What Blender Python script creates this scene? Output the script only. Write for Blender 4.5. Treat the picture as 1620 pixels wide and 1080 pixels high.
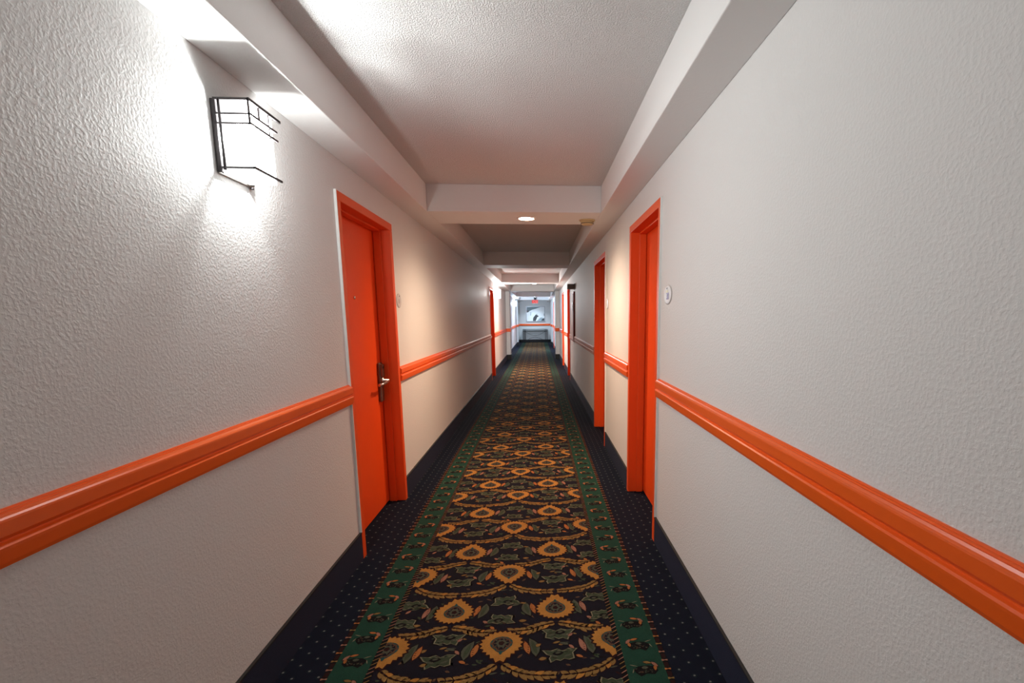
import bpy, bmesh, math, random
from mathutils import Vector, Matrix
random.seed(7)
D = bpy.data
scn = bpy.context.scene
COL = scn.collection
for o in list(D.objects):
    D.objects.remove(o, do_unlink=True)

# ------------------------------------------------------------------ camera
FPX, CX, CY = 760.0, 907.23, 616.35          # focal length and principal point of the 1620x1080 frame
YAW, PITCH, ROLL, CAMH = -0.0722, 0.1504, -0.0058, 1.414
r0 = Vector((math.cos(YAW), math.sin(YAW), 0)); f0 = Vector((-math.sin(YAW), math.cos(YAW), 0)); zz = Vector((0, 0, 1))
fw = f0*math.cos(PITCH) - zz*math.sin(PITCH); up = zz*math.cos(PITCH) + f0*math.sin(PITCH)
rt = r0*math.cos(ROLL) + up*math.sin(ROLL); up = up*math.cos(ROLL) - r0*math.sin(ROLL)
cam_data = D.cameras.new('camera'); cam = D.objects.new('camera', cam_data); COL.objects.link(cam)
cam_data.sensor_fit = 'HORIZONTAL'; cam_data.sensor_width = 36.0
cam_data.lens = 36.0*FPX/1620.0
cam_data.shift_x = (810.0-CX)/1620.0
cam_data.shift_y = (CY-540.0)/1620.0
cam_data.clip_start = 0.02; cam_data.clip_end = 200
m = Matrix((rt, up, -fw)).transposed().to_4x4(); m.translation = Vector((0, 0, CAMH))
cam.matrix_world = m
scn.camera = cam

# ------------------------------------------------------------------ world, exposure, light levels
w = D.worlds.new('world'); scn.world = w; w.use_nodes = True
w.node_tree.nodes['Background'].inputs[0].default_value = (0.9, 0.93, 1, 1)
w.node_tree.nodes['Background'].inputs[1].default_value = 0.02
vs = scn.view_settings
vs.view_transform = 'Standard'; vs.look = 'None'; vs.exposure = 0.0; vs.gamma = 1.0; vs.use_curve_mapping = False
SCONCE_W = 66.0
SCONCE_C = (0.97, 1.0, 0.98)
COOL_C = (0.62, 0.80, 1.0)
WARM_C = (1.0, 0.69, 0.46)
CAN_W = 165.0

# ------------------------------------------------------------------ sizes of the corridor
XL, XR = -1.067, 0.721
SL, SR = -0.880, 0.538            # inner edges of the two soffits
HS, HC = 2.265, 2.478             # soffit underside, ceiling
YB, YE = -6.0, 27.5               # corridor ends
WT = 0.16                         # wall thickness
REC = 0.112                       # door recess
RAIL_T, RAIL_B = 1.045, 0.936
BASE_H = 0.168
DH = 2.09                         # outer height of door frames
BAYS = [0.05 + 4.09*k for k in range(-1, 7)]   # front faces of the cross beams
BEAM_W = 0.52
BEAMF = {1: 4.13, 2: 8.2, 3: 12.25, 4: 16.35, 5: 20.5, 6: 24.55, 0: 0.03, -1: -4.05}
LEFT_DOORS = [(2.758, 3.736), (10.93, 11.86), (-3.2, -2.22)]
RIGHT_DOORS = [(2.826, 3.769), (5.10, 6.12), (10.80, 11.72), (13.22, 14.20), (19.0, 19.95), (21.3, 22.3), (-2.9, -1.95)]

# ------------------------------------------------------------------ materials
def new_mat(name):
    mt = D.materials.new(name); mt.use_nodes = True
    return mt, mt.node_tree, mt.node_tree.nodes['Principled BSDF']
def bump(nt, bs, scale, dist, detail=2.0, strength=1.0, ramp=None, coord='Object', stretch=None):
    tc = nt.nodes.new('ShaderNodeTexCoord'); no = nt.nodes.new('ShaderNodeTexNoise'); bu = nt.nodes.new('ShaderNodeBump')
    no.inputs['Scale'].default_value = scale; no.inputs['Detail'].default_value = detail
    src = tc.outputs[coord]
    if stretch:
        mp = nt.nodes.new('ShaderNodeMapping'); mp.inputs['Scale'].default_value = stretch
        nt.links.new(src, mp.inputs[0]); src = mp.outputs[0]
    nt.links.new(src, no.inputs['Vector'])
    out = no.outputs[0]
    if ramp:
        mr = nt.nodes.new('ShaderNodeMapRange'); mr.interpolation_type = 'SMOOTHSTEP'
        mr.inputs[1].default_value, mr.inputs[2].default_value = ramp
        nt.links.new(out, mr.inputs[0]); out = mr.outputs[0]
    bu.inputs['Strength'].default_value = strength; bu.inputs['Distance'].default_value = dist
    nt.links.new(out, bu.inputs['Height']); nt.links.new(bu.outputs[0], bs.inputs['Normal'])
    return no
def simple(name, col, rough=0.5, metal=0.0, var=0.0, vscale=6.0, **bk):
    mt, nt, bs = new_mat(name)
    bs.inputs['Base Color'].default_value = (*col, 1); bs.inputs['Roughness'].default_value = rough
    bs.inputs['Metallic'].default_value = metal
    if var:
        tc = nt.nodes.new('ShaderNodeTexCoord'); no = nt.nodes.new('ShaderNodeTexNoise'); no.inputs['Scale'].default_value = vscale
        no.inputs['Detail'].default_value = 3
        mx = nt.nodes.new('ShaderNodeMix'); mx.data_type = 'RGBA'
        nt.links.new(tc.outputs['Object'], no.inputs['Vector']); nt.links.new(no.outputs[0], mx.inputs[0])
        mx.inputs[6].default_value = (*[c*(1-var) for c in col], 1); mx.inputs[7].default_value = (*[min(1, c*(1+var)) for c in col], 1)
        nt.links.new(mx.outputs[2], bs.inputs['Base Color'])
    if bk: bump(nt, bs, **bk)
    return mt
def emit(name, col, strength):
    mt = D.materials.new(name); mt.use_nodes = True; nt = mt.node_tree; nt.nodes.clear()
    e = nt.nodes.new('ShaderNodeEmission'); o = nt.nodes.new('ShaderNodeOutputMaterial')
    e.inputs[0].default_value = (*col, 1); e.inputs[1].default_value = strength
    nt.links.new(e.outputs[0], o.inputs[0]); return mt
M = {}
M['wall'] = simple('wall_paint', (0.76, 0.765, 0.76), 0.62, scale=115, dist=0.0006, detail=3, ramp=(0.38, 0.68))
M['soffit'] = simple('soffit_paint', (0.82, 0.82, 0.815), 0.65, scale=60, dist=0.0008, detail=2)
M['popcorn'] = simple('popcorn_ceiling', (0.84, 0.835, 0.83), 0.9, scale=165, dist=0.0032, detail=3, ramp=(0.40, 0.65))
M['wall'].node_tree.nodes['Principled BSDF'].inputs['Specular IOR Level'].default_value = 0.3
M['orange'] = simple('orange_paint', (0.90, 0.085, 0.009), 0.38, var=0.06, vscale=3, scale=40, dist=0.0004)
M['orange_frame'] = simple('orange_frame_paint', (0.88, 0.10, 0.012), 0.48, scale=50, dist=0.0003)
M['rail'] = simple('orange_rail_paint', (0.90, 0.125, 0.012), 0.34, scale=18, dist=0.0003, stretch=(1, 0.3, 1))
M['rail_pale'] = simple('dusty_pink_rail_paint', (0.50, 0.24, 0.18), 0.55, scale=30, dist=0.0004, stretch=(1, 0.15, 1))  # plain dusty pink colour for one stretch of the right rail
M['white'] = simple('white_caulk', (0.80, 0.79, 0.77), 0.5, scale=80, dist=0.0005)
M['base'] = simple('navy_base', (0.010, 0.017, 0.045), 0.7, scale=300, dist=0.001)
M['base_edge'] = simple('black_base_edge', (0.012, 0.011, 0.011), 0.6, scale=200, dist=0.0005)
M['iron'] = simple('dark_bronze_metal', (0.055, 0.048, 0.050), 0.45, 0.5, scale=100, dist=0.0002)
M['black'] = simple('black_metal', (0.015, 0.016, 0.020), 0.4, 0.4, scale=100, dist=0.0002)
M['nickel'] = simple('satin_nickel', (0.62, 0.58, 0.54), 0.28, 1.0, scale=120, dist=0.0002)
M['bronze'] = simple('brown_lock_metal', (0.20, 0.135, 0.105), 0.38, 0.8, scale=120, dist=0.0002)
M['beige'] = simple('aged_beige_plastic', (0.62, 0.46, 0.24), 0.5, scale=60, dist=0.0002)
M['grey'] = simple('dark_grey_plastic', (0.19, 0.155, 0.135), 0.5, scale=60, dist=0.0002)
M['plaque'] = simple('pale_plaque_plastic', (0.60, 0.58, 0.58), 0.4, scale=60, dist=0.0002)
M['plaque_rim'] = simple('plaque_rim_plastic', (0.46, 0.43, 0.42), 0.4, scale=60, dist=0.0002)
M['violet'] = simple('violet_print', (0.16, 0.12, 0.34), 0.4, var=0.1)
M['yellowish'] = simple('yellow_print', (0.55, 0.48, 0.26), 0.4, var=0.1)
M['ink'] = simple('dark_print', (0.05, 0.04, 0.04), 0.4, var=0.1)
M['darkred'] = simple('dark_red_paint', (0.23, 0.018, 0.014), 0.4, var=0.1)
M['pinkpanel'] = simple('pale_panel', (0.62, 0.42, 0.38), 0.6, var=0.05)
M['frame'] = simple('silver_frame', (0.42, 0.42, 0.45), 0.35, 0.5, scale=80, dist=0.0003)
def frosted(name, col, glow, clear):
    # frosted pane: lets part of the bulb's light straight through and glows with the rest
    mt = D.materials.new(name); mt.use_nodes = True; nt = mt.node_tree; nt.nodes.clear()
    e = nt.nodes.new('ShaderNodeEmission'); t = nt.nodes.new('ShaderNodeBsdfTransparent'); a = nt.nodes.new('ShaderNodeAddShader'); o = nt.nodes.new('ShaderNodeOutputMaterial')
    e.inputs[0].default_value = (*col, 1); e.inputs[1].default_value = glow; t.inputs[0].default_value = (clear, clear, clear, 1)
    nt.links.new(e.outputs[0], a.inputs[0]); nt.links.new(t.outputs[0], a.inputs[1]); nt.links.new(a.outputs[0], o.inputs[0]); return mt
M['sconce_front'] = frosted('front_glass', SCONCE_C, 3.0, 0.90)
M['sconce_side'] = frosted('side_glass', SCONCE_C, 3.0, 0.30)
M['sconce_end'] = frosted('end_glass', SCONCE_C, 3.0, 0.20)
M['sconce_far'] = frosted('far_glass', SCONCE_C, 3.0, 0.85)
M['sconce_cool'] = frosted('cool_glass', COOL_C, 3.0, 0.85)
M['can_glass'] = emit('lit_downlight_lens', (1.0, 0.74, 0.50), 150.0)
M['can_glass_cool'] = emit('lit_cool_lens', (0.70, 0.86, 1.0), 50.0)
M['exit_face'] = emit('lit_exit_face', (1.0, 0.30, 0.30), 0.9)
M['exit_red'] = emit('lit_exit_letters', (1.0, 0.03, 0.04), 0.75)
def carpet(name, col, var=0.25):
    col = tuple(c*0.78 for c in col)
    mt, nt, bs = new_mat('carpet_'+name)
    bs.inputs['Roughness'].default_value = 0.95
    try: bs.inputs['Specular IOR Level'].default_value = 0.12
    except Exception: pass
    tc = nt.nodes.new('ShaderNodeTexCoord'); n1 = nt.nodes.new('ShaderNodeTexNoise'); n1.inputs['Scale'].default_value = 330; n1.inputs['Detail'].default_value = 2
    n2 = nt.nodes.new('ShaderNodeTexNoise'); n2.inputs['Scale'].default_value = 14
    nt.links.new(tc.outputs['Object'], n1.inputs['Vector']); nt.links.new(tc.outputs['Object'], n2.inputs['Vector'])
    ad = nt.nodes.new('ShaderNodeMath'); ad.operation = 'MULTIPLY_ADD'; ad.inputs[1].default_value = 0.7
    m2 = nt.nodes.new('ShaderNodeMath'); m2.operation = 'MULTIPLY'; m2.inputs[1].default_value = 0.3
    nt.links.new(n2.outputs[0], m2.inputs[0]); nt.links.new(n1.outputs[0], ad.inputs[0]); nt.links.new(m2.outputs[0], ad.inputs[2])
    mr = nt.nodes.new('ShaderNodeMapRange'); mr.inputs[1].default_value = 0.32; mr.inputs[2].default_value = 0.68
    nt.links.new(ad.outputs[0], mr.inputs[0])
    mx = nt.nodes.new('ShaderNodeMix'); mx.data_type = 'RGBA'; nt.links.new(mr.outputs[0], mx.inputs[0])
    mx.inputs[6].default_value = (*[c*(1-var) for c in col], 1); mx.inputs[7].default_value = (*[c*(1+var) for c in col], 1)
    nt.links.new(mx.outputs[2], bs.inputs['Base Color'])
    bu = nt.nodes.new('ShaderNodeBump'); bu.inputs['Distance'].default_value = 0.002; bu.inputs['Strength'].default_value = 0.7
    nt.links.new(n1.outputs[0], bu.inputs['Height']); nt.links.new(bu.outputs[0], bs.inputs['Normal'])
    return mt
CARPET = dict(
    navy=(0.0075, 0.010, 0.022), edge=(0.013, 0.010, 0.012), dot=(0.18, 0.19, 0.18), ring=(0.014, 0.028, 0.032),
    green=(0.015, 0.058, 0.038), maroon=(0.028, 0.009, 0.009), field=(0.0105, 0.0095, 0.017), gold=(0.46, 0.21, 0.046),
    tan=(0.27, 0.155, 0.050), pink=(0.36, 0.165, 0.11), orange=(0.44, 0.155, 0.045), leafgreen=(0.050, 0.068, 0.038),
    greygreen=(0.085, 0.090, 0.062), cream=(0.24, 0.22, 0.14), teal=(0.022, 0.075, 0.075), brown=(0.115, 0.062, 0.036), black=(0.008, 0.007, 0.008))
for k, c in CARPET.items(): M['c_'+k] = carpet(k, c)

# ------------------------------------------------------------------ mesh helpers
def root_offset(p):
    v = Vector((0, 0, 0))
    while p is not None: v += p.location; p = p.parent
    return v
class MB:
    def __init__(s): s.v = []; s.f = []; s.m = []; s.sm = []
    def face(s, pts, mi=0, smooth=False):
        n = len(s.v); s.v += [tuple(p) for p in pts]; s.f.append(tuple(range(n, n+len(pts)))); s.m.append(mi); s.sm.append(smooth)
    def box(s, x0, x1, y0, y1, z0, z1, mi=0):
        x0, x1 = sorted((x0, x1)); y0, y1 = sorted((y0, y1)); z0, z1 = sorted((z0, z1))
        n = len(s.v)
        s.v += [(x0,y0,z0),(x1,y0,z0),(x1,y1,z0),(x0,y1,z0),(x0,y0,z1),(x1,y0,z1),(x1,y1,z1),(x0,y1,z1)]
        for f in ((0,3,2,1),(4,5,6,7),(0,1,5,4),(1,2,6,5),(2,3,7,6),(3,0,4,7)):
            s.f.append(tuple(n+i for i in f)); s.m.append(mi); s.sm.append(False)
        return s
    def prism(s, prof, y0, y1, mi=0, axis='y'):
        # prof: list of (a, z); extruded along y (a = x) or along x (a = y)
        k = len(prof); n = len(s.v)
        P = (lambda a, z, t: (a, t, z)) if axis == 'y' else ((lambda a, z, t: (t, a, z)) if axis == 'x' else (lambda a, z, t: (a, z, t)))
        s.v += [P(a, z, y0) for a, z in prof] + [P(a, z, y1) for a, z in prof]
        for i in range(k):
            j = (i+1) % k; s.f.append((n+i, n+j, n+k+j, n+k+i)); s.m.append(mi); s.sm.append(False)
        s.f.append(tuple(n+i for i in range(k))[::-1]); s.f.append(tuple(n+k+i for i in range(k)))
        s.m += [mi, mi]; s.sm += [False, False]
        return s
    def lathe(s, prof, c, seg=32, axis='z', mi=0, sx=1.0, sy=1.0):
        # prof: (r, h) along axis from c
        n = len(s.v); k = len(prof)
        for r, h in prof:
            for i in range(seg):
                a = 2*math.pi*i/seg; u, w_ = r*math.cos(a)*sx, r*math.sin(a)*sy
                p = {'z': (u, w_, h), 'x': (h, u, w_), 'y': (u, h, w_)}[axis]
                s.v.append((c[0]+p[0], c[1]+p[1], c[2]+p[2]))
        for q in range(k-1):
            for i in range(seg):
                j = (i+1) % seg
                s.f.append((n+q*seg+i, n+q*seg+j, n+(q+1)*seg+j, n+(q+1)*seg+i)); s.m.append(mi); s.sm.append(True)
        s.f.append(tuple(n+i for i in range(seg))[::-1]); s.f.append(tuple(n+(k-1)*seg+i for i in range(seg)))
        s.m += [mi, mi]; s.sm += [False, False]
        return s
    def tube(s, pts, r, seg=8, mi=0):
        pts = [Vector(p) for p in pts]; n = len(s.v); prev = None
        for i, p in enumerate(pts):
            t = (pts[min(i+1, len(pts)-1)] - pts[max(i-1, 0)]).normalized()
            a = Vector((0, 0, 1)) if abs(t.z) < .9 else Vector((0, 1, 0))
            u = t.cross(a).normalized(); v_ = t.cross(u).normalized()
            for q in range(seg):
                an = 2*math.pi*q/seg + math.pi/seg; s.v.append(tuple(p + (u*math.cos(an)+v_*math.sin(an))*r))
        for i in range(len(pts)-1):
            for q in range(seg):
                j = (q+1) % seg
                s.f.append((n+i*seg+q, n+i*seg+j, n+(i+1)*seg+j, n+(i+1)*seg+q)); s.m.append(mi); s.sm.append(seg > 4)
        s.f.append(tuple(n+q for q in range(seg))[::-1]); s.f.append(tuple(n+(len(pts)-1)*seg+q for q in range(seg)))
        s.m += [mi, mi]; s.sm += [False, False]
        return s
    def build(s, name, mats, parent=None, bevel=0, recalc=True):
        me = D.meshes.new(name); 
        off = Vector((0, 0, 0))
        me.from_pydata(s.v, [], s.f)
        if not isinstance(mats, (list, tuple)): mats = [mats]
        for mt in mats: me.materials.append(mt)
        me.polygons.foreach_set('material_index', s.m); me.polygons.foreach_set('use_smooth', s.sm)
        if recalc:
            bm = bmesh.new(); bm.from_mesh(me); bmesh.ops.recalc_face_normals(bm, faces=bm.faces); bm.to_mesh(me); bm.free()
        me.update()
        o = D.objects.new(name, me); COL.objects.link(o)
        if parent is not None:
            o.parent = parent; o.location = -root_offset(parent)
        if bevel:
            b = o.modifiers.new('bevel', 'BEVEL'); b.width = bevel; b.segments = 2; b.limit_method = 'ANGLE'; b.harden_normals = False
        return o
def tag(o, label, cat, group=None, kind=None):
    o['label'] = label; o['category'] = cat
    if group: o['group'] = group
    if kind: o['kind'] = kind
    return o
def thing(name, loc, label, cat, group=None, kind=None):
    o = D.objects.new(name, None); COL.objects.link(o); o.location = loc; o.empty_display_size = 0.1
    return tag(o, label, cat, group, kind)

# ------------------------------------------------------------------ walls with door openings
def wall(name, x_in, sgn, doors, label):
    mb = MB(); xo = x_in + sgn*WT
    inner = [(a+0.045, b-0.045) for a, b in sorted(doors)]
    y = YB
    for a, b in inner:
        mb.box(x_in, xo, y, a, 0, HC+0.1); mb.box(x_in, xo, a, b, DH-0.045, HC+0.1); y = b
    mb.box(x_in, xo, y, YE+0.15, 0, HC+0.1)
    return tag(mb.build(name, M['wall']), label, 'wall', kind='structure')
wall('wall_left', XL, -1, LEFT_DOORS, 'pale grey textured wall on the left with the lit sconce nearest the camera')
wall('wall_right', XR, 1, RIGHT_DOORS, 'pale grey textured wall on the right, without sconces')
tag(MB().box(XL, XR, YE, YE+0.15, 0, HC+0.1).build('wall_back', M['wall']), 'pale end wall behind the framed picture and console table', 'wall', kind='structure')
tag(MB().box(XL, XR, YB-0.15, YB, 0, HC+0.1).build('wall_front', M['wall']), 'corridor wall behind the camera', 'wall', kind='structure')
tag(MB().box(XL, XR, YB, YE, HC, HC+0.1).build('ceiling', M['popcorn']), 'white popcorn ceiling panels between the cross beams', 'ceiling', kind='structure')
nt_ = [0]
def trim(mb, mat, label, cat='trim', bevel=0):
    nt_[0] += 1
    return tag(mb.build('trim_%d' % nt_[0], mat, bevel=bevel), label, cat, kind='structure')
trim(MB().box(XL, SL, YB, YE, HS, HC), M['soffit'], 'long white soffit running along the top of the left wall', 'soffit', 0.004)
trim(MB().box(SR, XR, YB, YE, HS, HC), M['soffit'], 'long white soffit running along the top of the right wall', 'soffit', 0.004)
ORD = {1: 'white cross beam nearest the camera, with downlight and smoke detector', 2: 'dim white cross beam, second from the camera, with nothing mounted on it',
       3: 'third white cross beam, with a downlight near the far sconce', 4: 'fourth white cross beam, above the wall pilasters', 5: 'fifth white cross beam, just before the exit sign',
       6: 'farthest white cross beam, behind the exit sign', 0: 'cross beam directly above the camera', -1: 'cross beam behind the camera'}
for k, y in BEAMF.items():
    trim(MB().box(SL, SR, y, y+BEAM_W, HS, HC), M['soffit'], ORD[k], 'beam', 0.004)
# pilasters
PIL = [(16.35, 0.13, 'under the fourth cross beam'), (24.55, 0.06, 'under the farthest cross beam')]
for y, p, s_ in PIL:
    trim(MB().box(XL, XL+p, y, y+0.5, 0, HS), M['wall'], 'pale pilaster on the left wall ' + s_, 'pilaster')
    trim(MB().box(XR, XR-p, y, y+0.5, 0, HS), M['wall'], 'pale pilaster on the right wall ' + s_, 'pilaster')

# ------------------------------------------------------------------ chair rail (handrail moulding) and carpet base
RAILP = [(0, RAIL_T), (0.004, RAIL_T), (0.005, RAIL_T-0.004), (0.009, RAIL_T-0.004), (0.010, RAIL_T-0.008), (0.014, RAIL_T-0.008),
         (0.017, RAIL_T-0.013), (0.022, RAIL_T-0.016), (0.023, RAIL_T-0.020), (0.023, RAIL_T-0.048), (0.018, RAIL_T-0.054), (0.014, RAIL_T-0.058),
         (0.014, RAIL_T-0.062), (0.021, RAIL_T-0.065), (0.025, RAIL_T-0.069), (0.0248, RAIL_T-0.075), (0.022, RAIL_T-0.100), (0.019, RAIL_B), (0, RAIL_B)]
def runs(doors, y0, y1, breaks=()):
    out = []; y = y0
    for a, b in sorted(doors):
        if b <= y0 or a >= y1: continue
        out.append((y, a)); y = b
    out.append((y, y1)); res = []
    for a, b in out:
        cs = [a] + [c for c in breaks if a < c < b] + [b]
        res += list(zip(cs[:-1], cs[1:]))
    return res
def mixed_rail():  # rail colour blends from orange to dusty pink along the corridor
    mt = D.materials.new('orange_to_pink_rail_paint'); mt.use_nodes = True; nt = mt.node_tree; bs = nt.nodes['Principled BSDF']; bs.inputs['Roughness'].default_value = 0.5
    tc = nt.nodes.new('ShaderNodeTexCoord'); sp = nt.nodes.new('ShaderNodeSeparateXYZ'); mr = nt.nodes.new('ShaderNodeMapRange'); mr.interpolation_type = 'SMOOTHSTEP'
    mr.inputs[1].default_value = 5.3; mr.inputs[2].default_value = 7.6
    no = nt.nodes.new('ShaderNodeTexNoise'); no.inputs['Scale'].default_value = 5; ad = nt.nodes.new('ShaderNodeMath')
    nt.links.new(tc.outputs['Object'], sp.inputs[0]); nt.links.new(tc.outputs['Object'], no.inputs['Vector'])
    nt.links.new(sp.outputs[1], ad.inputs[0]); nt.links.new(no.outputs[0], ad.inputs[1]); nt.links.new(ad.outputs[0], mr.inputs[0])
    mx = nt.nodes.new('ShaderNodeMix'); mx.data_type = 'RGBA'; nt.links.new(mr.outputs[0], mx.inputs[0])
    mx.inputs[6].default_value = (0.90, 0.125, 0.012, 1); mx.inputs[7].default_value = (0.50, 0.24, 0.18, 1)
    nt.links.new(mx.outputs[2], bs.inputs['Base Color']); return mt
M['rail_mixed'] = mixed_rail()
def where(side, a):
    return {'left': 'left', 'right': 'right'}[side]
RL = {('left', 0): 'orange moulded chair rail on the left wall nearest the camera, before the first door',
      ('left', 1): 'chair rail on the left wall between the two doors, orange turning to dusty pink',
      ('left', 2): 'orange chair rail on the left wall from the far door to the pilaster',
      ('left', 3): 'distant orange chair rail on the left wall beyond the pilaster',
      ('left', 4): 'short stretch of orange rail on the left wall beside the console table',
      ('right', 0): 'orange moulded chair rail on the right wall nearest the camera, running out of frame',
      ('right', 1): 'short orange chair rail between the first two right doors',
      ('right', 2): 'dusty pink chair rail on the right wall beyond the second door',
      ('right', 3): 'short orange chair rail between the third and fourth right doors',
      ('right', 4): 'distant orange rail on the right wall just before the pilaster',
      ('right', 5): 'distant orange rail on the right wall just after the pilaster',
      ('right', 6): 'far orange rail between the two farthest right doors',
      ('right', 7): 'far orange rail on the right wall before the last pilaster',
      ('right', 8): 'short stretch of orange rail on the right wall beside the console table'}
for side, x, sg, doors in (('left', XL, 1, LEFT_DOORS), ('right', XR, -1, RIGHT_DOORS)):
    obstacles = list(doors) + [(PIL[0][0], PIL[0][0]+0.5), (PIL[1][0], PIL[1][0]+0.5)]
    k = 0
    for a, b in runs(obstacles, YB, YE):
        prof = [(x+sg*d, z) for d, z in RAILP]
        mt = M['rail']
        if side == 'right' and 6 < a < 9: mt = M['rail_pale']
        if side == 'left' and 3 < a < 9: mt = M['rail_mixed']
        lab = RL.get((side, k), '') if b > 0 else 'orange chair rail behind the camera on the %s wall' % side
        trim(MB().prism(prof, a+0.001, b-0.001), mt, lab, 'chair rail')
        mbb = MB()
        mbb.box(x, x+sg*0.010, a, b, 0, BASE_H-0.006, 0); mbb.box(x, x+sg*0.013, a, b, BASE_H-0.006, BASE_H, 1)
        nb = D.objects
        o = mbb.build('baseboard_%s' % side, [M['base'], M['base_edge']])
        tag(o, ('navy carpet base under the ' + lab) if b > 0 else 'navy carpet base behind the camera on the %s wall' % side, 'baseboard', kind='structure')
        if b > 0: k += 1
for y, p, s_ in PIL:
    for x, sg, nm in ((XL, 1, 'left'), (XR, -1, 'right')):
        q = 0.018
        mb = MB(); mb.box(x, x+sg*(p+q), y-q, y, RAIL_B, RAIL_T); mb.box(x+sg*p, x+sg*(p+q), y, y+0.5, RAIL_B, RAIL_T)
        trim(mb, M['rail'], 'orange rail wrapped around the %s pilaster %s' % (nm, s_), 'chair rail')
        mb = MB(); mb.box(x, x+sg*(p+q), y-q, y, 0, BASE_H); mb.box(x+sg*p, x+sg*(p+q), y, y+0.5, 0, BASE_H)
        tag(mb.build('baseboard_%s' % nm, M['base_edge']), 'black base around the foot of the %s pilaster %s' % (nm, s_), 'baseboard', kind='structure')
profE = [(YE-d, z) for d, z in RAILP]
trim(MB().prism(profE, XL+0.033, XR-0.033, axis='x'), M['rail'], 'orange chair rail across the end wall below the framed picture', 'chair rail')
tag(MB().box(XL, XR, YE-0.012, YE, 0, 0.16).build('baseboard_back', M['base_edge']), 'black baseboard across the end wall behind the console table', 'baseboard', kind='structure')

# ------------------------------------------------------------------ doors
dn = [0]
def door(side, y0, y1, label, lever=True):
    dn[0] += 1
    x, sg = (XL, -1) if side == 'left' else (XR, 1)
    root = thing('door_%d' % dn[0], (x, (y0+y1)/2, 0), label, 'door', kind='structure')
    c = 0.05; p = 0.012
    mb = MB()       # pressed metal frame: face, reveal, stop
    for ya, yb in ((y0, y0+c), (y1-c, y1)):
        mb.box(x-sg*p, x+sg*WT*0.9, ya, yb, 0, DH-c)
    mb.box(x-sg*p, x+sg*WT*0.9, y0, y1, DH-c, DH)
    # stop strip inside the reveal
    st = 0.012; xs0, xs1 = x+sg*0.055, x+sg*(REC-0.004)
    mb.box(xs0, xs1, y0+c, y0+c+st, 0, DH-c-st); mb.box(xs0, xs1, y1-c-st, y1-c, 0, DH-c-st); mb.box(xs0, xs1, y0+c, y1-c, DH-c-st, DH-c)
    fr_ = mb.build('door_frame', M['orange_frame'], root, bevel=0.003)
    mb = MB().box(x+sg*REC, x+sg*(REC+0.044), y0+c+0.003, y1-c-0.003, 0.012, DH-c-0.003)
    slab = mb.build('door_panel', M['orange'], root, bevel=0.002)
    # white caulk line where frame meets wall
    mb = MB(); mb.box(x, x-sg*p*1.15, y0-0.006, y0-0.0005, BASE_H, DH); mb.box(x, x-sg*p*0.7, y1+0.0005, y1+0.004, BASE_H, DH)
    o = mb.build('caulk_line', M['white'], root); o['label'] = 'bright white caulk line'
    if lever:
        xf = x+sg*REC; yl = y1-c-0.065
        pl = MB().box(xf, xf-sg*0.022, yl-0.034, yl+0.034, 0.80, 1.09)
        e = pl.build('lock_plate', M['bronze'], root, bevel=0.008); e['label'] = 'brown metal lock plate with card reader'
        cr = MB().box(xf-sg*0.022, xf-sg*0.034, yl-0.026, yl+0.026, 0.985, 1.075); cr.box(xf-sg*0.034, xf-sg*0.036, yl-0.018, yl+0.018, 1.045, 1.062, 1)
        cr.build('card_reader', [M['bronze'], M['black']], e, bevel=0.003)
        lv = MB(); zl = 0.955
        lv.lathe([(0.026, 0), (0.026, 0.008), (0.012, 0.012), (0.011, 0.050)][::1], (xf-sg*0.022, yl, zl), 20, 'x') if sg < 0 else lv.lathe([(0.026, 0), (0.026, -0.008), (0.012, -0.012), (0.011, -0.050)], (xf-sg*0.022, yl, zl), 20, 'x')
        lv.tube([(xf-sg*0.060, yl+0.008, zl-0.002), (xf-sg*0.062, yl-0.04, zl-0.008), (xf-sg*0.058, yl-0.10, zl-0.012), (xf-sg*0.048, yl-0.150, zl-0.014)], 0.011, 10)
        h = lv.build('lever_handle', M['nickel'], e); h['label'] = 'satin silver lever handle'
    if side == 'left' and y0 < 5 or side == 'right' and y0 < 7:
        ym = (y0+y1)/2; xf = x+sg*REC
        ph = MB(); s1 = -sg
        ph.lathe([(0.010, 0), (0.010, s1*0.004), (0.006, s1*0.006)], (xf, ym, 1.545), 16, 'x')
        ph.build('peephole', M['nickel'], slab)
    return root
door('left', *LEFT_DOORS[0], 'orange door in the left wall just past the lit sconce, with a lever handle')
door('left', *LEFT_DOORS[1], 'distant orange door in the left wall just before the far sconce')
door('left', *LEFT_DOORS[2], 'orange door behind the camera in the left wall')
door('right', *RIGHT_DOORS[0], 'orange door in the right wall nearest the camera, beside the clearest number plaque', lever=False)
door('right', *RIGHT_DOORS[1], 'second orange door along the right wall, seen edge-on', lever=False)
door('right', *RIGHT_DOORS[2], 'third orange door along the right wall, just past the dark red cabinet', lever=False)
door('right', *RIGHT_DOORS[3], 'fourth door along the right wall, brighter orange, just before the pilaster', lever=False)
door('right', *RIGHT_DOORS[4], 'fifth door along the right wall, just beyond the pilaster', lever=False)
door('right', *RIGHT_DOORS[5], 'farthest orange door in the right wall, nearest the end wall', lever=False)
door('right', *RIGHT_DOORS[6], 'orange door behind the camera in the right wall', lever=False)

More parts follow.
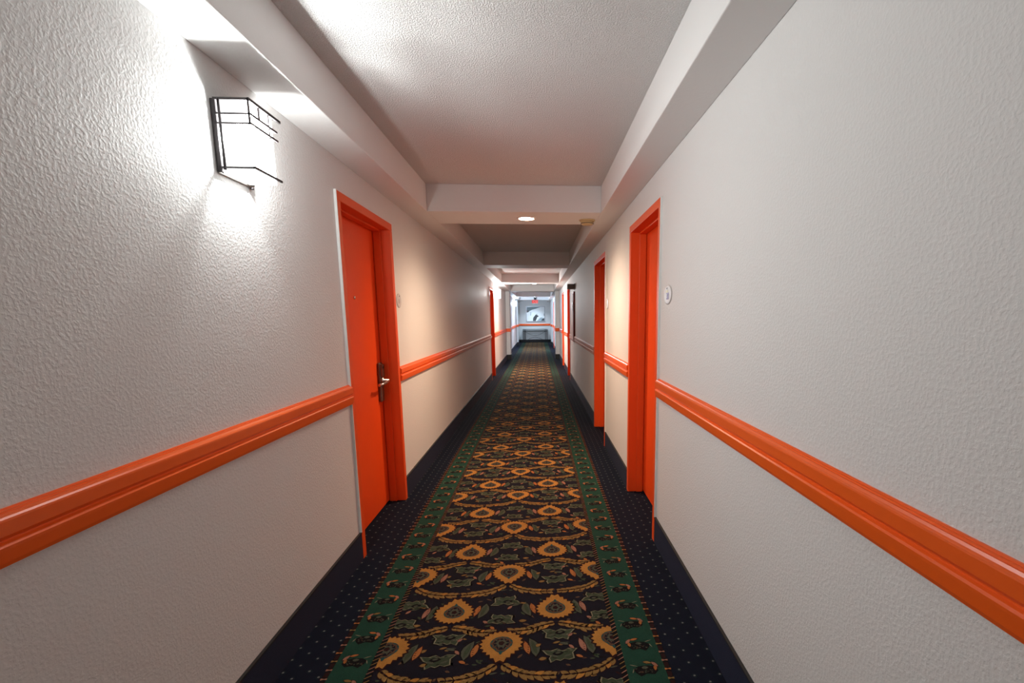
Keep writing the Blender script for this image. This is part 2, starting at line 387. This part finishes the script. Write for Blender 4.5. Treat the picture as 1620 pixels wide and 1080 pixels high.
# ------------------------------------------------------------------ floor: patterned carpet woven as inlaid shapes
names = list(CARPET.keys()); IDX = {k: i for i, k in enumerate(names)}
fl = MB()
def cp(col, pts, layer): fl.face([(x, y, layer*0.00025) for x, y in pts], IDX[col])
FY0, FY1 = -0.6, YE
cp('navy', [(XL-WT, YB), (XR+WT, YB), (XR+WT, YE), (XL-WT, YE)], 0)
XC = -0.183
I0, I1 = -0.698, 0.322; O0, O1 = -0.868, 0.502
cp('field', [(I0-0.01, YB), (I1+0.01, YB), (I1+0.01, YE), (I0-0.01, YE)], 1)
def leafpts(cx, cy, ln, wd, ang, n=5, bend=0.0, sc=1.0):
    ca, sa = math.cos(ang), math.sin(ang); up_, dn_ = [], []
    for i in range(n+1):
        t = i/n; s_ = (t-0.5)*ln*sc; w_ = wd*sc*0.5*math.sin(math.pi*t)**0.75*(1-0.25*t); b = bend*math.sin(math.pi*t)
        up_.append((s_, b+w_))
        if 0 < i < n: dn_.append((s_, b-w_))
    return [(cx+u*ca-v*sa, cy+u*sa+v*ca) for u, v in up_+dn_[::-1]]
def leaf(col, cx, cy, ln, wd, ang, layer, outline='maroon', bend=0.0, sc=1.35):
    if outline: cp(outline, leafpts(cx, cy, ln, wd, ang, 5, bend, sc), layer)
    cp(col, leafpts(cx, cy, ln, wd, ang, 5, bend), layer+1)
def medallion(x, y, fl_, near):
    # fl_ = -1 pointed towards the camera, +1 pointed away
    def ring(rad, teeth, n, off=0.0):
        out = []
        for i in range(n):
            a = 2*math.pi*i/n; d = abs(((a-math.pi/2+math.pi) % (2*math.pi))-math.pi)
            r = 0.084*(1+0.42*math.exp(-(d/0.42)**2)+0.06*math.cos(2*a))*rad
            if teeth: r *= 1+teeth*(1 if i % 2 == 0 else -1)
            out.append((x+r*math.cos(a), y+fl_*(r*math.sin(a))+off*fl_))
        return out if fl_ > 0 else out[::-1]
    n = 44 if near else 12
    cp('maroon', ring(1.12, 0.05 if near else 0, n), 6); cp('gold', ring(1.0, 0.075 if near else 0, n), 7)
    cp('teal', ring(0.56, 0, 20 if near else 10), 8)
    if near:
        cp('brown', ring(0.50, 0.10, 20), 9); cp('field', ring(0.40, 0.05, 20), 10); cp('greygreen', ring(0.28, 0.16, 12), 11); cp('maroon', ring(0.15, 0.1, 10), 12)
        for i in range(10):
            a = 2*math.pi*i/10; leaf('brown' if i % 2 else 'greygreen', x+0.029*math.cos(a), y+0.031*math.sin(a), 0.016, 0.007, a, 10, None)
        leaf('teal', x, y+fl_*0.060, 0.028, 0.016, math.pi/2, 9, None)
def stem(pts, near, flip=1):
    # feathered garland along pts
    segs = 8 if near else 4
    def P(t):
        n = len(pts)-1; i = min(int(t*n), n-1); u = t*n-i
        p0 = pts[max(i-1, 0)]; p1 = pts[i]; p2 = pts[i+1]; p3 = pts[min(i+2, n)]
        f = lambda a, b, c_, d: 0.5*((2*b)+(c_-a)*u+(2*a-5*b+4*c_-d)*u*u+(3*b-a-3*c_+d)*u**3)
        return f(p0[0], p1[0], p2[0], p3[0]), f(p0[1], p1[1], p2[1], p3[1])
    L = [P(i/segs) for i in range(segs+1)]
    for i in range(segs):
        x0, y0 = L[i]; x1, y1 = L[i+1]; a = math.atan2(y1-y0, x1-x0); mx_, my_ = (x0+x1)/2, (y0+y1)/2
        fade = 0.72+0.28*math.sin(math.pi*(i+0.5)/segs)
        for s_ in (1, -1):
            aa = a+s_*0.60; ln, wd = (0.052*fade*random.uniform(.75,1.2), 0.027) if near else (0.06, 0.034)
            cx_, cy_ = mx_+math.cos(aa)*ln*0.36, my_+math.sin(aa)*ln*0.36
            leaf('gold' if (i % 4 == 1 and s_ > 0) else 'tan', cx_, cy_, ln, wd, aa, 3, 'maroon' if near else None, sc=1.3)
    if near:
        for i in range(segs):
            (x0, y0), (x1, y1) = L[i], L[i+1]; dx, dy = x1-x0, y1-y0; l = math.hypot(dx, dy); nx, ny = -dy/l*0.0022, dx/l*0.0022
            cp('maroon', [(x0+nx, y0+ny), (x0-nx, y0-ny), (x1-nx, y1-ny), (x1+nx, y1+ny)], 5)
def acanthus(x, y, sx, sy, near):
    # ragged green leaf clump with pale outline and a dark eye
    base = [(-1, -.55), (-.72, -.15), (-.78, .42), (-.45, .55), (-.2, .42), (.05, .62), (.3, .5), (.62, .75), (.72, .35), (.6, .1), (.85, -.05), (1.1, -.5), (.6, -.42), (.2, -.6), (-.1, -.35), (-.45, -.6)]
    def T(s_): return [(x+px*0.073*sx*s_, y+py*0.073*sy*s_) for px, py in (base if sx*sy > 0 else base[::-1])]
    if near:
        cp('black', T(1.18), 3); cp('cream', T(1.0), 4); cp('leafgreen', T(0.90), 5)
        for k in (-1, 1): leaf('greygreen', x+k*0.028*sx, y+0.010*sy, 0.040, 0.014, 0.5*k*sy, 6, None)
        cp('black', leafpts(x+0.012*sx, y-0.008*sy, 0.052, 0.030, 0.1), 7); cp('greygreen', leafpts(x+0.012*sx, y-0.012*sy, 0.026, 0.013, 0.2), 8)
        for k in range(7): cp(('black', 'maroon', 'cream')[k % 3], leafpts(x+random.uniform(-.04, .045), y+random.uniform(-.025, .03), random.uniform(.010, .022), 0.004, random.uniform(-1.2, 1.2)), 6)
        for k in range(4): cp('cream', leafpts(x+(-0.045+0.027*k)*sx, y-0.026*sy, 0.018, 0.003, 0.15*sx), 8)
    else: cp('leafgreen', T(1.0), 4)
def paisley(x, y, side, fl_, near):
    # half green half rose curling leaf; side = which side the rose lies on
    a = math.pi/2*fl_ - 0.25*side*fl_
    leaf('greygreen', x-side*0.012, y, 0.122, 0.048, a, 3, 'black' if near else None, bend=0.010*side*fl_, sc=1.2)
    if near:
        leaf('leafgreen', x-side*0.019, y, 0.092, 0.022, a, 5, None)
        leaf('pink' if random.random() < .5 else 'orange', x+side*0.013, y, 0.088, 0.030, a, 5, 'maroon', sc=1.25)
        for k in range(5): cp('maroon', leafpts(x+side*0.006, y+(-0.028+0.014*k), 0.010, 0.004, 0.4*side), 8)
    else: leaf('orange', x+side*0.012, y, 0.078, 0.024, a, 5, None)
def sprig(x, y, s_, near):
    if not near: return
    leaf('greygreen', x, y, 0.050, 0.018, 0.35*s_, 3, 'black')
    leaf('pink', x-0.030*s_, y-0.022, 0.034, 0.017, 0.9*s_, 4)
    leaf('tan', x+0.034*s_, y+0.010, 0.034, 0.014, -0.3*s_, 4)
PER = 0.597; CV0 = 1.935
def inside(x, m_=0.0): return I0-m_ < x < I1+m_
for r in range(-4, int((YE-CV0)/PER)+1):
    near = r < 14
    for k in (-1, 0, 1):                          # columns pointing towards the camera
        x = XC+0.49*k; y = CV0+PER*r
        medallion(x, y, -1, near)
        for s_ in (-1, 1):
            if not inside(x+s_*0.1): continue
            stem([(x+s_*0.008, y-0.126), (x+s_*0.066, y-0.174), (x+s_*0.140, y-0.200), (x+s_*0.222, y-0.207)], near)
            paisley(x+s_*0.124, y-0.035, s_*(-1 if k == 0 else 1), 1, near)
        if k == 0:
            acanthus(x-0.003, y+0.320, 1, 0.85, near); acanthus(x-0.014, y+0.172, -0.95, 0.8, near)
        else:
            s2 = -k; acanthus(x+s2*0.035, y+0.320, s2, 0.85, near)
            acanthus(x+s2*0.025, y+0.172, -s2*.9, 0.8, near)
        sprig(x+0.052, y+0.285, 1, near)
        if near:
            leaf('tan', x+0.088, y+0.153, 0.036, 0.022, 0, 4); leaf('pink', x-0.086, y+0.155, 0.032, 0.018, -0.7, 4)
            leaf('orange', x-0.050, y+0.109, 0.032, 0.018, -0.9, 4); leaf('leafgreen', x-0.072, y+0.126, 0.03, 0.015, 0.2, 4)
    for k in (-1, 1):                             # columns pointing away
        x = XC+0.245*k; y = CV0+PER*r+0.240
        medallion(x, y, 1, near)
        for s_ in (-1, 1):
            stem([(x+s_*0.004, y-0.112), (x+s_*0.068, y-0.130), (x+s_*0.128, y-0.156), (x+s_*0.205, y-0.160)], near)
            paisley(x+s_*0.122, y+0.006, -s_ if s_ == -k else s_*1, -1, near)
        acanthus(x+0.003, y-0.194, 1, -0.8, near); acanthus(x+0.012*k, y-0.330, -1, -0.85, near)
        sprig(x+0.03, y-0.262, -1, near)
        if near:
            leaf('tan', x-0.065, y-0.350, 0.034, 0.022, 0.2, 4); leaf('orange', x+0.090, y-0.345, 0.034, 0.018, -0.5, 4)
            leaf('tan', x-0.085, y-0.265, 0.030, 0.02, 0.6, 4); leaf('pink', x+0.06, y-0.205, 0.03, 0.016, 0.7, 4)
# small filler leaves of the field
rf = random.Random(3); tile = []
for i in range(64):
    tile.append((rf.uniform(0, 0.49), rf.uniform(0, PER), rf.uniform(0.018, 0.042), rf.uniform(0.008, 0.017), rf.uniform(-.9, .9), rf.choice(['leafgreen', 'brown', 'maroon', 'brown', 'tan', 'greygreen', 'leafgreen', 'black', 'field'])))
for r in range(-4, int((YE-CV0)/PER)+1):
    for k in (-1, 0, 1):
        for q, (u, v, a_, b_, an, c_) in enumerate(tile):
            if r > 13 and q % 3: continue
            x = XC-0.245+0.49*k+u; y = CV0+PER*r+v
            if inside(x, -0.02) and y < YE-0.1: leaf(c_, x, y, a_, b_, an, 2, None)
# green borders
for (a, b, out) in ((O0, I0, -1), (I1, O1, 1)):
    lay = 14
    cp('green', [(a, YB), (b, YB), (b, YE), (a, YE)], lay)
    xo, xi = (a, b) if out < 0 else (b, a)
    for xe, wd in ((xo, 0.022), (xi, 0.024)):
        cp('black', [(xe-wd/2, YB), (xe+wd/2, YB), (xe+wd/2, YE), (xe-wd/2, YE)], lay+1)
    y = FY0; i = 0
    while y < YE-0.06:
        nr = y < 11
        # outer edge: dark blocks with small rose dumbbells between
        col = ('pink', 'tan', 'orange', 'pink')[i % 4 if nr else 0]
        if nr:
            cp('maroon', [(xo-0.009, y+0.012), (xo-0.004, y+0.009), (xo+0.004, y+0.009), (xo+0.009, y+0.012), (xo+0.009, y+0.038), (xo-0.009, y+0.038)], lay+2)
            cp(col, [(xo-0.013, y-0.0055), (xo-0.008, y-0.005), (xo, y-0.002), (xo+0.009, y-0.0045), (xo+0.012, y-0.0045), (xo+0.012, y+0.0045), (xo+0.009, y+0.0045), (xo, y+0.002), (xo-0.008, y+0.005), (xo-0.013, y+0.0055)], lay+3)
            # inner edge: slanted bars
            for q in (0, 0.025):
                cp('tan' if (i+int(q > 0)) % 2 else 'pink', [(xi-0.013, y+q-0.009), (xi-0.010, y+q-0.011), (xi+0.013, y+q+0.004), (xi+0.011, y+q+0.008)], lay+2)
        else:
            cp('tan', [(xo-0.012, y-0.004), (xo+0.012, y-0.004), (xo+0.012, y+0.004), (xo-0.012, y+0.004)], lay+3)
            cp('tan', [(xi-0.010, y-0.004), (xi+0.010, y-0.004), (xi+0.010, y+0.004), (xi-0.010, y+0.004)], lay+3)
        y += 0.0505; i += 1
    xm = (a+b)/2+0.0; k = 0; y = 1.867-0.146*16 if out < 0 else 1.874-0.146*16
    while y < YE-0.1:
        near = y < 10; s_ = 1 if k % 2 == 0 else -1
        body = [(-.055, -.012), (-.035, -.036), (.0, -.030), (.028, -.046), (.048, -.022), (.056, .002), (.030, .020), (-.012, .024), (-.045, .014)]
        pts = [(xm+px*s_*0.9, y+py*0.85) for px, py in body]; pts = pts if s_ > 0 else pts[::-1]
        cp('black', pts, lay+2)
        if near:
            leaf('pink', xm-0.042*s_, y+0.024, 0.036, 0.017, 0.9*s_, lay+3, 'maroon', sc=1.25)
            leaf('orange', xm-0.040*s_, y+0.004, 0.030, 0.016, 1.7*s_, lay+3, 'maroon', sc=1.25)
            leaf('orange' if k % 3 else 'tan', xm-0.014*s_, y+0.036, 0.036, 0.015, 0.25*s_, lay+3, 'maroon', sc=1.25)
            leaf('greygreen', xm+0.002*s_, y+0.008, 0.028, 0.018, 0, lay+3, 'black', sc=1.3)
            leaf('cream', xm+0.046*s_, y+0.022, 0.034, 0.005, 0.35*s_, lay+3, None)
            leaf('cream', xm+0.052*s_, y-0.008, 0.026, 0.005, -1.2*s_, lay+3, None)
            for q in range(9): leaf(('greygreen', 'brown', 'leafgreen')[q % 3], xm+random.uniform(-.036, .040)*s_, y+random.uniform(-.030, .006), random.uniform(.008, .016), 0.005, random.uniform(-1, 1), lay+3, None)
            for q in range(5): leaf('brown' if q % 2 else 'greygreen', xm+(-0.022+0.013*q)*s_, y-0.018+0.004*(q % 2), 0.008, 0.005, 0.8*q, lay+3, None)
        else:
            leaf('pink', xm-0.030*s_, y+0.020, 0.045, 0.020, 0.4, lay+3, None)
        y += 0.146; k += 1
# dotted side bands
for x0, x1 in ((XL-0.10, O0-0.020), (O1+0.020, XR+0.10)):
    nx = int(round((x1-x0)/0.051)); y = FY0; 
    for j in range(int((14.0-FY0)/0.0735)):
        for i in range(nx+1):
            x = (0.5465 + 0.0515*round((x0-0.5465)/0.0515)) + 0.0515*i
            if not (x0 < x < x1): continue
            par = round((x-0.5465)/0.0515) % 2
            yy = 1.718-0.0735*40 + 0.0735*j + par*0.0368
            if yy < FY0: continue
            r_ = 0.0048
            if yy < 5.0:
                R_ = 0.0135; cp('ring', [(x-R_, yy), (x, yy-R_*0.9), (x+R_, yy), (x, yy+R_*0.9)], 2); R_ = 0.0105
                cp('navy', [(x-R_, yy), (x, yy-R_*0.9), (x+R_, yy), (x, yy+R_*0.9)], 3)
            cp('dot', [(x-r_, yy-r_*0.6), (x, yy-r_), (x+r_, yy-r_*0.5), (x+r_*0.8, yy+r_*0.7), (x-r_*0.2, yy+r_), (x-r_*0.9, yy+r_*0.5)], 4)
floor = fl.build('floor', [M['c_'+k] for k in names], recalc=False)
tag(floor, 'navy hallway carpet with gold floral runner and green borders', 'floor', kind='structure')

# ------------------------------------------------------------------ wall sconces
def sconce(y0, label, glass, col, watts):
    root = thing('wall_sconce', (XL, y0+0.085, 2.02), label, 'wall lamp', 'rectangular sconces along the left wall')
    x0 = XL; xf = -0.944; za, zb = 1.903, 2.134; y1 = y0+0.170
    MB().box(x0, x0+0.016, y0, y1+0.022, za, zb).build('back_plate', M['iron'], root, bevel=0.002)
    # closed top cover and far end panel
    mb = MB().box(x0+0.016, xf-0.004, y0+0.006, y1, zb-0.004, zb+0.001); 
    mb.build('top_cover', M['iron'], root)
    gx0, gx1, gy0, gy1, gz0, gz1 = x0+0.0175, xf-0.010, y0+0.009, y1-0.012, za-0.002, zb-0.006
    g = MB()
    g.face([(gx1, gy0, gz0), (gx1, gy1, gz0), (gx1, gy1, gz1), (gx1, gy0, gz1)], 0)
    g.face([(gx0, gy0, gz0), (gx1, gy0, gz0), (gx1, gy0, gz1), (gx0, gy0, gz1)], 1)
    g.face([(gx0, gy1, gz0), (gx0, gy1, gz1), (gx1, gy1, gz1), (gx1, gy1, gz0)], 2)
    g.face([(gx0, gy0, gz0), (gx0, gy1, gz0), (gx1, gy1, gz0), (gx1, gy0, gz0)], 1)
    o = g.build('glass_shade', [M[glass], M['sconce_side'] if glass == 'sconce_front' else M[glass], M['sconce_end'] if glass == 'sconce_front' else M[glass]], root, recalc=False); o['label'] = 'glowing white glass shade'
    ld = D.lights.new('sconce_bulb', 'POINT'); ld.energy = watts; ld.color = col; ld.shadow_soft_size = 0.022
    lo = D.objects.new('sconce_bulb', ld); COL.objects.link(lo); lo.parent = root; lo.location = (x0+0.064-root.location.x, y0+0.080-root.location.y, 2.025-root.location.z)
    # frame bars: near side and front, running past the far end
    def bar(z, t, over, nm='cage_bar'):
        b = MB(); b.box(x0+0.010, xf, y0, y0+0.007, z-t/2, z+t/2); b.box(xf-0.004, xf+0.002, y0, y1+over, z-t*0.6, z+t*0.6)
        b.build(nm, M['iron'], root)
    bar(zb-0.001, 0.008, 0.030, 'top_rim')
    bar(2.087, 0.006, 0.000); bar(2.057, 0.006, 0.002); bar(1.918, 0.006, 0.008)
    for q, (yy, z0_) in enumerate(((y0+0.003, 2.057), (y0+0.062, 2.087), (y0+0.120, 2.050))):
        MB().box(xf-0.005, xf-0.001, yy-0.003, yy+0.003, z0_, zb).build('upright', M['iron'], root)
    MB().tube([(x0+0.026, y0+0.003, 1.910), (x0+0.026, y0+0.003, zb)], 0.0045, 6).build('upright', M['iron'], root)
    b = MB().box(x0+0.004, x0+0.012, y0, y1+0.020, za-0.004, za-0.001); b.build('bottom_rim', M['nickel'], root)
    MB().lathe([(0.007, 0), (0.007, 0.004), (0.004, 0.008)], (x0+0.010, y1+0.012, za-0.012), 12, 'z').build('screw_cap', M['iron'], root)
    return root
sconce(1.788, 'lit rectangular sconce nearest the camera, high on the left wall before the first door', 'sconce_front', SCONCE_C, SCONCE_W)
sconce(12.66, 'small distant lit sconce on the left wall just past the far orange door', 'sconce_far', SCONCE_C, SCONCE_W*2.1)
sconce(22.0, 'farthest lit sconce on the left wall, near the end of the corridor', 'sconce_cool', COOL_C, SCONCE_W*3.2)

# ------------------------------------------------------------------ recessed downlights
def downlight(x, y, z, label, glass, col, watts, cone=160, r=0.066):
    root = thing('ceiling_downlight', (x, y, z), label, 'ceiling light', 'round recessed downlights')
    mb = MB(); seg = 32
    rg = [(r+0.020, 0.0), (r+0.019, -0.004), (r+0.006, -0.009), (r, -0.007), (r-0.002, 0.0)]
    n0 = len(mb.v)
    mb.lathe(rg, (x, y, z), seg); mb.f = mb.f[:-2]; mb.m = mb.m[:-2]; mb.sm = mb.sm[:-2]
    mb.build('trim_ring', M['beige'] if False else M['soffit'], root)
    MB().lathe([(r, -0.001), (r, -0.004), (r*0.6, -0.006)], (x, y, z), seg).build('lens', glass, root)
    ld = D.lights.new('downlight_lamp', 'SPOT'); ld.energy = watts; ld.color = col; ld.spot_size = math.radians(cone); ld.spot_blend = 1.0; ld.shadow_soft_size = 0.05
    lo = D.objects.new('downlight_lamp', ld); COL.objects.link(lo); lo.parent = root; lo.location = (0, 0, -0.02)
    return root
downlight(-0.086, 4.37, HS, 'lit round downlight in the cross beam nearest the camera', M['can_glass'], WARM_C, CAN_W)
downlight(-0.081, 12.52, HS, 'small distant downlight in the third cross beam', M['can_glass'], WARM_C, CAN_W)
downlight(-0.12, 20.75, HS, 'tiny far downlight in the fifth cross beam', M['can_glass_cool'], (0.62, 0.82, 1.0), 190)
downlight(-0.12, -3.8, HS, 'downlight in the beam behind the camera', M['can_glass'], WARM_C, CAN_W)
downlight(-0.17, 26.75, HC, 'downlight in the ceiling just above the framed picture', M['can_glass_cool'], (0.66, 0.84, 1.0), 190, cone=110)

# ------------------------------------------------------------------ smoke detector
root = thing('smoke_detector', (0.452, 4.44, HS), 'round beige smoke detector under the nearest cross beam, right of the downlight', 'smoke detector')
MB().lathe([(0.072, 0), (0.072, -0.006), (0.062, -0.010)], (0.452, 4.44, HS), 32).build('base', M['beige'], root)
MB().lathe([(0.060, -0.010), (0.056, -0.030), (0.046, -0.040), (0.012, -0.042)], (0.452, 4.44, HS), 32).build('housing', M['beige'], root)
mb = MB().lathe([(0.0585, -0.0275), (0.0585, -0.0325)], (0.452, 4.44, HS), 32)
mb.build('vent_band', M['ink'], root)['label'] = 'dark vent band'

# ------------------------------------------------------------------ room number plaques
def text_mesh(txt, size, mat, name, parent, mat_world, depth=0.001, bold=0.0):
    cu = D.curves.new(name, 'FONT'); cu.body = txt; cu.size = size; cu.align_x = 'CENTER'; cu.align_y = 'CENTER'; cu.extrude = depth; cu.offset = bold
    o = D.objects.new(name+'_tmp', cu); COL.objects.link(o)
    dg = bpy.context.evaluated_depsgraph_get(); me = D.meshes.new_from_object(o.evaluated_get(dg)); D.objects.remove(o, do_unlink=True); D.curves.remove(cu)
    me.transform(mat_world); me.materials.clear(); me.materials.append(mat)
    ob = D.objects.new(name, me); COL.objects.link(ob)
    if parent is not None: ob.parent = parent; ob.location = -root_offset(parent)
    return ob
def plaque(x, sg, y, z, label, num=None, ry=0.082, rz=0.054):
    root = thing('number_plaque', (x, y, z), label, 'sign', 'oval room number plaques')
    s1 = -sg  # towards the corridor
    mb = MB(); mb.lathe([(1, 0), (1, s1*0.002), (0.97, s1*0.0035), (0.92, s1*0.004)], (x, y, z), 40, 'x', sx=ry, sy=rz)
    # lathe scales the radius; heights along x stay true
    mb.build('plaque_rim', M['plaque_rim'], root)
    MB().lathe([(0.90, s1*0.002), (0.90, s1*0.0042), (0.88, s1*0.0044)], (x, y, z), 40, 'x', sx=ry, sy=rz).build('plaque_face', M['plaque'], root)
    face = [c for c in root.children if c.name.startswith('plaque_face')][0]
    xf = x+s1*0.0045
    R_ = Matrix(((0, 0, s1, xf), (s1*1, 0, 0, y), (0, 1, 0, z), (0, 0, 0, 1)))
    mb = MB(); mb.box(xf, xf+s1*0.001, y+0.004, y+0.020, z+0.030, z+0.039); mb.build('symbol', M['ink'], face)
    if num:
        mb = MB(); mb.box(xf, xf+s1*0.0008, y-0.012, y+0.034, z+0.011, z+0.025); mb.build('stripe', M['yellowish'], face)
        text_mesh(num, 0.050, M['violet'], 'number', face, R_ @ Matrix.Translation((0.006*s1*-1, -0.010, 0)), bold=0.0015)
    else:
        mb = MB(); mb.box(xf, xf+s1*0.0008, y-0.014, y+0.016, z-0.020, z+0.012); mb.build('number_print', M['plaque_rim'], face)
plaque(XR, 1, 2.662, 1.533, 'oval plaque with violet number on the right wall, beside the nearest door', '30')
plaque(XL, -1, 3.845, 1.545, 'pale oval plaque on the left wall, just past the nearest orange door', None, 0.062)
plaque(XR, 1, 5.01, 1.545, 'pale oval plaque on the right wall, between the first two doors', None, 0.07)

# ------------------------------------------------------------------ dark red cabinet and grey box on the right wall
root = thing('wall_cabinet', (XR, 9.75, 0.92), 'narrow dark red wall cabinet standing proud of the right wall', 'cabinet')
MB().box(XR, XR-0.032, 9.40, 10.10, 0.93, 1.90).build('cabinet_body', M['darkred'], root, bevel=0.003)
MB().box(XR-0.032, XR-0.040, 9.43, 10.07, 0.97, 1.87).build('cabinet_door', M['pinkpanel'], root, bevel=0.002)['label'] = 'pale pinkish front panel'
MB().box(XR-0.040, XR-0.050, 9.47, 9.50, 1.55, 1.70).build('latch', M['nickel'], root, bevel=0.002)
root = thing('wall_box', (XR, 9.5, 1.98), 'dark grey box mounted high on the right wall above the dark red cabinet', 'wall box')
MB().box(XR, XR-0.150, 9.38, 9.56, 1.945, 2.04).build('housing', M['grey'], root, bevel=0.008)
MB().box(XR, XR-0.015, 9.36, 9.58, 1.935, 2.05).build('mounting_plate', M['grey'], root, bevel=0.004)

# ------------------------------------------------------------------ exit sign
ex, ey = -0.13, 24.38
root = thing('exit_sign', (ex, ey, HS), 'lit red exit sign hanging in front of the farthest beam', 'sign')
MB().box(ex-0.155, ex+0.155, ey-0.018, ey+0.018, 2.085, 2.262).build('sign_housing', M['plaque'], root, bevel=0.004)
MB().box(ex-0.148, ex+0.148, ey-0.022, ey-0.018, 2.092, 2.255).build('sign_face', M['exit_face'], root)
face = [c for c in root.children if c.name.startswith('sign_face')][0]
text_mesh('EXIT', 0.185, M['exit_red'], 'lettering', face, Matrix(((1, 0, 0, ex), (0, 0, -1, ey-0.0235), (0, 1, 0, 2.172), (0, 0, 0, 1))) @ Matrix.Diagonal((0.86, 1, 1, 1)), bold=0.006)
MB().box(ex-0.055, ex+0.055, ey+0.02, ey+0.165, 2.275, 2.40).box(ex-0.02, ex+0.02, ey-0.01, ey+0.05, 2.262, 2.30).build('mounting_bracket', M['black'], root, bevel=0.004)

# ------------------------------------------------------------------ framed picture on the end wall
px0, px1, pz0, pz1 = -0.640, 0.365, 1.165, 2.015; pyw = YE
px0, px1 = -0.655, 0.40
root = thing('framed_picture', ((px0+px1)/2, YE, pz0), 'framed black and white picture of a dark dog in snow on the end wall', 'picture')
fr = MB(); t = 0.035
fr.box(px0, px1, pyw-0.035, pyw, pz0, pz0+t); fr.box(px0, px1, pyw-0.035, pyw, pz1-t, pz1); fr.box(px0, px0+t, pyw-0.035, pyw, pz0+t, pz1-t); fr.box(px1-t, px1, pyw-0.035, pyw, pz0+t, pz1-t)
fr.build('frame', M['frame'], root, bevel=0.003)
AM = [simple('picture_snow', (0.88, 0.91, 0.92), 0.35, var=0.05), simple('picture_sky', (0.12, 0.18, 0.20), 0.35, var=0.15), simple('picture_dark', (0.04, 0.045, 0.052), 0.35, var=0.2), simple('picture_mid', (0.36, 0.44, 0.48), 0.35, var=0.15)]
ar = MB(); W_ = px1-px0-2*t; H_ = pz1-pz0-2*t
ar.box(px0+t, px1-t, pyw-0.020, pyw-0.012, pz0+t, pz1-t, 0)
def art(pts, mi, lay): ar.face([(px0+t+u*W_, pyw-0.0205-0.0004*lay, pz0+t+v*H_) for u, v in pts], mi)
art([(0, .72), (0, 1), (.80, 1), (.52, .88), (.30, .80), (.14, .70), (.10, .66)], 1, 1)
art([(0, .60), (0, .75), (.16, .74), (.10, .64)], 2, 2)
art([(.55, 0), (1, 0), (1, .22), (.93, .18), (.86, .26), (.74, .22), (.66, .10)], 3, 1)
art([(.80, .02), (.99, .02), (.99, .20), (.90, .16)], 2, 2)
art([(.20, .40), (.22, .62), (.25, .64), (.24, .40)], 3, 1)
art([(.345, 0), (.355, .20), (.40, .31), (.46, .37), (.50, .47), (.525, .42), (.555, .50), (.585, .53), (.58, .43), (.62, .40), (.665, .35), (.66, .31), (.60, .29), (.57, .20), (.53, .10), (.50, 0)], 2, 3)
art([(.97, .40), (.985, .55), (1, .58), (1, .36)], 2, 1)
ar.build('picture_print', AM, root, recalc=False)

# ------------------------------------------------------------------ console table
tx0, tx1, ty0, ty1 = -0.855, 0.525, YE-0.36, YE-0.03
root = thing('console_table', ((tx0+tx1)/2, (ty0+ty1)/2, 0), 'black metal console table with crossed curved rods against the end wall', 'table')
MB().box(tx0, tx1, ty0, ty1, 0.725, 0.745).build('table_top', M['black'], root, bevel=0.003)
for y in (ty0+0.012, ty1-0.012):
    MB().box(tx0+0.01, tx1-0.01, y-0.010, y+0.010, 0.625, 0.645).build('apron_rail', M['black'], root)
for xa in (tx0+0.02, tx0+0.115, tx1-0.115, tx1-0.02):
    for y in (ty0+0.012, ty1-0.012):
        MB().box(xa-0.013, xa+0.013, y-0.013, y+0.013, 0, 0.725).build('leg', M['black'], root)
for z in (0.05,):
    for y in (ty0+0.012, ty1-0.012):
        MB().box(tx0+0.01, tx1-0.01, y-0.008, y+0.008, z-0.008, z+0.008).build('stretcher', M['black'], root)
cxm = (tx0+tx1)/2; hw = (tx1-tx0)/2-0.13
for s_ in (1, -1):
    pts = []
    for i in range(25):
        u = -1+2*i/24; pts.append((cxm+hw*u, ty0+0.014, 0.35+s_*(0.045+0.235*(abs(u)**1.8))))
    MB().tube(pts, 0.007, 6).build('curved_rod', M['black'], root)
